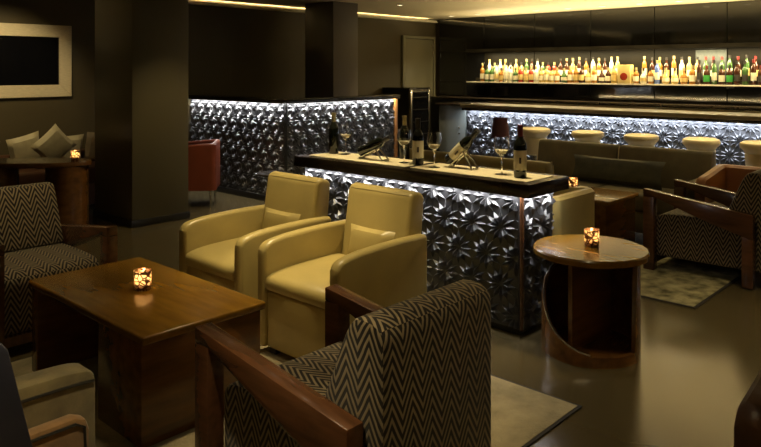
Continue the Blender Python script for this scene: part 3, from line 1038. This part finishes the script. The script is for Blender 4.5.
# ------------------------------------------------------------------ velvet one-arm chair in front at left
v = thing('velvet_armchair', 'olive velvet one-arm lounge chair with rust pads and midnight leather back', 'armchair', (.70, 1.98, 0), R(-90))
MB().box(-.235, .22, -.26, .22, .06, .22, .012).build('base', 'olivevelvet', v)
pr = [(-.30, .06), (-.30, .52)] + arc([(-.30, .535), (0, .55), (.24, .55), (.325, .54), (.348, .52)], 4) + [(.352, .49), (.352, .06)]
MB().prism(pr, 'x', -.35, -.245, .012, 2).build('arm', 'olivevelvet', v)
MB().tube([(-.243, yy, zz - .04) for yy, zz in arc([(-.25, .54), (0, .55), (.24, .55), (.342, .545)], 4)], .005, 6).build('arm_piping', 'black', v)
MB().prism([(-.20, .22), (-.20, .40), (-.18, .425), (.26, .43), (.295, .415), (.305, .38), (.305, .22)], 'x', -.242, -.19, .010, 2).build('arm_pad', 'rustvelvet', v)
MB().tube([(-.189, -.19, .405), (-.189, .26, .412), (-.189, .288, .395), (-.189, .293, .24)], .005, 6).build('pad_piping', 'black', v)
MB().box(-.185, .22, -.12, .20, .222, .36, .03, 3).build('seat_cushion', 'rustvelvet', v)
MB().prism([(-.03, .36), (-.125, .84), (-.17, .84), (-.13, .36)], 'x', -.185, .17, .02, 2).build('back_pad', 'olivevelvet', v)
MB().prism([(.03, .36), (-.08, .85), (-.095, .87), (-.26, .87), (-.28, .85), (-.29, .06), (-.262, .06), (-.15, .36)], 'x', .172, .225, .006, 2).prism(
    [(-.18, .36), (-.19, .86), (-.26, .86), (-.28, .85), (-.29, .06), (-.262, .06), (-.262, .3)], 'x', -.24, .172, .006, 2).build('back_shell', 'navy', v)
for sx in (-.20, .18):
    for sy in (-.22, .17):
        MB().box(sx - .02, sx + .02, sy - .02, sy + .02, 0, .06).build('leg', 'black', v)

# ------------------------------------------------------------------ rugs
rg = thing('area_rug', 'taupe woven rug under the coffee table and chevron armchair', 'rug')
MB().box(1.22, 2.905, 1.505, 3.84, .0, .010).build('pile', 'rug1', rg)
MB().box(1.205, 2.92, 1.49, 1.505, 0, .008).box(1.205, 2.92, 3.84, 3.855, 0, .008).box(1.205, 1.22, 1.505, 3.84, 0, .008).box(2.905, 2.92, 1.505, 3.84, 0, .008).build('binding', 'rugedge', rg)
rg = thing('area_rug', 'mottled olive rug under the coffee table by the olive brown sofa', 'rug')
MB().box(4.62, 5.95, 1.60, 3.9, .0, .010).build('pile', 'rug2', rg)
MB().box(4.605, 5.95, 1.585, 1.60, 0, .008).box(4.605, 5.95, 3.9, 3.915, 0, .008).box(4.605, 4.62, 1.6, 3.9, 0, .008).build('binding', 'rugedge', rg)

# ------------------------------------------------------------------ console table and banquette at left
ct = thing('console_table', 'large oval walnut table with drum legs beside the square column', 'table', (2.66, 6.95, 0), R(-47))
OV = Matrix.Diagonal((1.0, .42, 1, 1))
MB().lathe([(0, .605), (.545, .605), (.56, .612), (.56, .642), (.552, .65), (0, .65)], 64, OV).build('top', 'wood', ct)
MB().lathe([(.19, 0), (.19, .605), (.17, .605), (.17, 0)], 36, Matrix.Translation((.33, 0, 0)), close=False).build('drum_leg', 'wood', ct)
MB().lathe([(.19, 0), (.19, .605), (.17, .605), (.17, 0)], 36, Matrix.Translation((-.33, 0, 0)), close=False).build('drum_leg', 'wood', ct)

bq = thing('banquette', 'dark upholstered wall bench under the framed screen', 'bench')
MB().box(.6, 3.95, 7.50, 8.07, .05, .28, .01).build('base', 'brownleather', bq)
for i in range(4):
    MB().box(.6 + .8375 * i + .003, .6 + .8375 * (i + 1) - .003, 7.48, 7.95, .282, .46, .03, 3).build('seat_cushion', 'brownleather', bq)
MB().box(.6, 3.95, 7.94, 8.07, .282, .60, .02, 2).build('backrest', 'brownleather', bq)
MB().box(.65, 3.90, 7.56, 8.05, 0, .05).build('plinth', 'black', bq)
pil = [
    (3.13, 7.60, .44, R(45), 'pillow', 'sage pillow tipped on its corner among the bench pillows', .36),
    (3.36, 7.81, .30, 0, 'pillow', 'sage pillow sitting square behind the tipped pillow', .34),
    (3.72, 7.81, .33, R(4), 'pillowdark', 'brown pillow with pale edge at the column end of the bench', .34),
    (2.92, 7.81, .30, R(-14), 'pillow', 'sage pillow leaning left of the tipped pillow on the bench', .33),
    (2.46, 7.81, .30, R(20), 'pillowdark', 'brown pillow at the far end of the bench pillow row', .33),
]
for (x, y, wz, roll, m_, lbl, wx) in pil:
    hz = .34
    mx = Matrix.Rotation(R(14), 4, 'X') @ Matrix.Rotation(roll, 4, 'Y')
    o = MB().pillow(wx, hz, .12, mx).build('throw_pillow', m_)
    zmin = min(vv.co.z for vv in o.data.vertices)
    o.location = (x, y, .462 - zmin)
    tag(o, lbl, 'pillow', 'bench pillows')

# framed dark screen on the left wall
fr = thing('framed_screen', 'black wall screen in a wide champagne frame above the bench', 'screen', (2.72, 8.1, 1.60))
HX, HZ, FW = .80, .40, .135
MB().box(-HX + FW, HX - FW, -.02, -.004, -HZ + FW, HZ - FW).build('screen_panel', 'screen', fr)
for s in (-1, 1):
    MB().prism([(s * HX, -HZ), (s * HX, HZ), (s * (HX - FW), HZ - FW), (s * (HX - FW), -HZ + FW)], 'y', -.045, -.002, .004, 1).build('frame_rail', 'silverframe', fr)
    MB().prism([(-HX, s * HZ), (HX, s * HZ), (HX - FW, s * (HZ - FW)), (-HX + FW, s * (HZ - FW))], 'y', -.045, -.002, .004, 1).build('frame_rail', 'silverframe', fr)

# ------------------------------------------------------------------ wine cooler
wc = thing('wine_cooler', 'black glass-fronted wine cooler standing beside the far door', 'wine cooler', (8.72, 7.45, 0))
MB().box(0, .50, .03, .60, .0, 1.19).build('body', 'black', wc)
MB().box(-.01, .51, -.0, .61, 1.19, 1.21, .004).build('top', 'topstone', wc)
dr = MB().box(.0, .045, -.02, .028, .03, 1.18, .004).box(.455, .50, -.02, .028, .03, 1.18, .004).box(.045, .455, -.02, .028, .03, .08).box(.045, .455, -.02, .028, 1.14, 1.18).build('door', 'chrome', wc)
MB().box(.045, .455, -.002, .004, .08, 1.14).build('pane', 'screen', dr)
for i in range(5):
    MB().box(.05, .45, -.012, -.003, .25 + .2 * i, .262 + .2 * i).build('rack', 'chrome', dr)

# ------------------------------------------------------------------ table lamp on a small pedestal table
lt = thing('pedestal_table', 'small dark pedestal table carrying the plum lamp', 'table', (6.42, 4.22, 0))
MB().lathe([(0, .50), (.19, .50), (.20, .51), (.20, .525), (.19, .53), (0, .53)], 32).build('top', 'topstone', lt)
MB().lathe([(.022, .02), (.022, .50)], 14).build('stem', 'black', lt)
MB().lathe([(0, 0), (.15, 0), (.15, .012), (.03, .025), (0, .025)], 28).build('base', 'black', lt)
lm = thing('table_lamp', 'table lamp with tapered plum shade near the bar', 'lamp', (6.42, 4.22, .53))
MB().lathe([(0, 0), (.06, 0), (.06, .012), (.015, .03), (.010, .20), (0, .21)], 20).build('stand', 'black', lm)
MB().lathe([(.098, .25), (.075, .46), (.072, .46), (.095, .25)], 28, close=False).build('shade', 'shade', lm)
MB().lathe([(.0, .205), (.008, .205), (.008, .30), (.0, .30)], 10).tube([(-.082, 0, .30), (.082, 0, .30)], .003, 6).build('socket', 'black', lm)
pl = thing('pedestal_table', 'small dark pedestal table beside the lit partition', 'table', (4.55, 5.72, 0))
MB().lathe([(0, .43), (.17, .43), (.18, .437), (.18, .447), (.17, .455), (0, .455)], 32).build('top', 'topstone', pl)
MB().lathe([(.022, .02), (.022, .43)], 14).build('stem', 'black', pl)
MB().lathe([(0, 0), (.14, 0), (.14, .012), (.03, .025), (0, .025)], 28).build('base', 'black', pl)
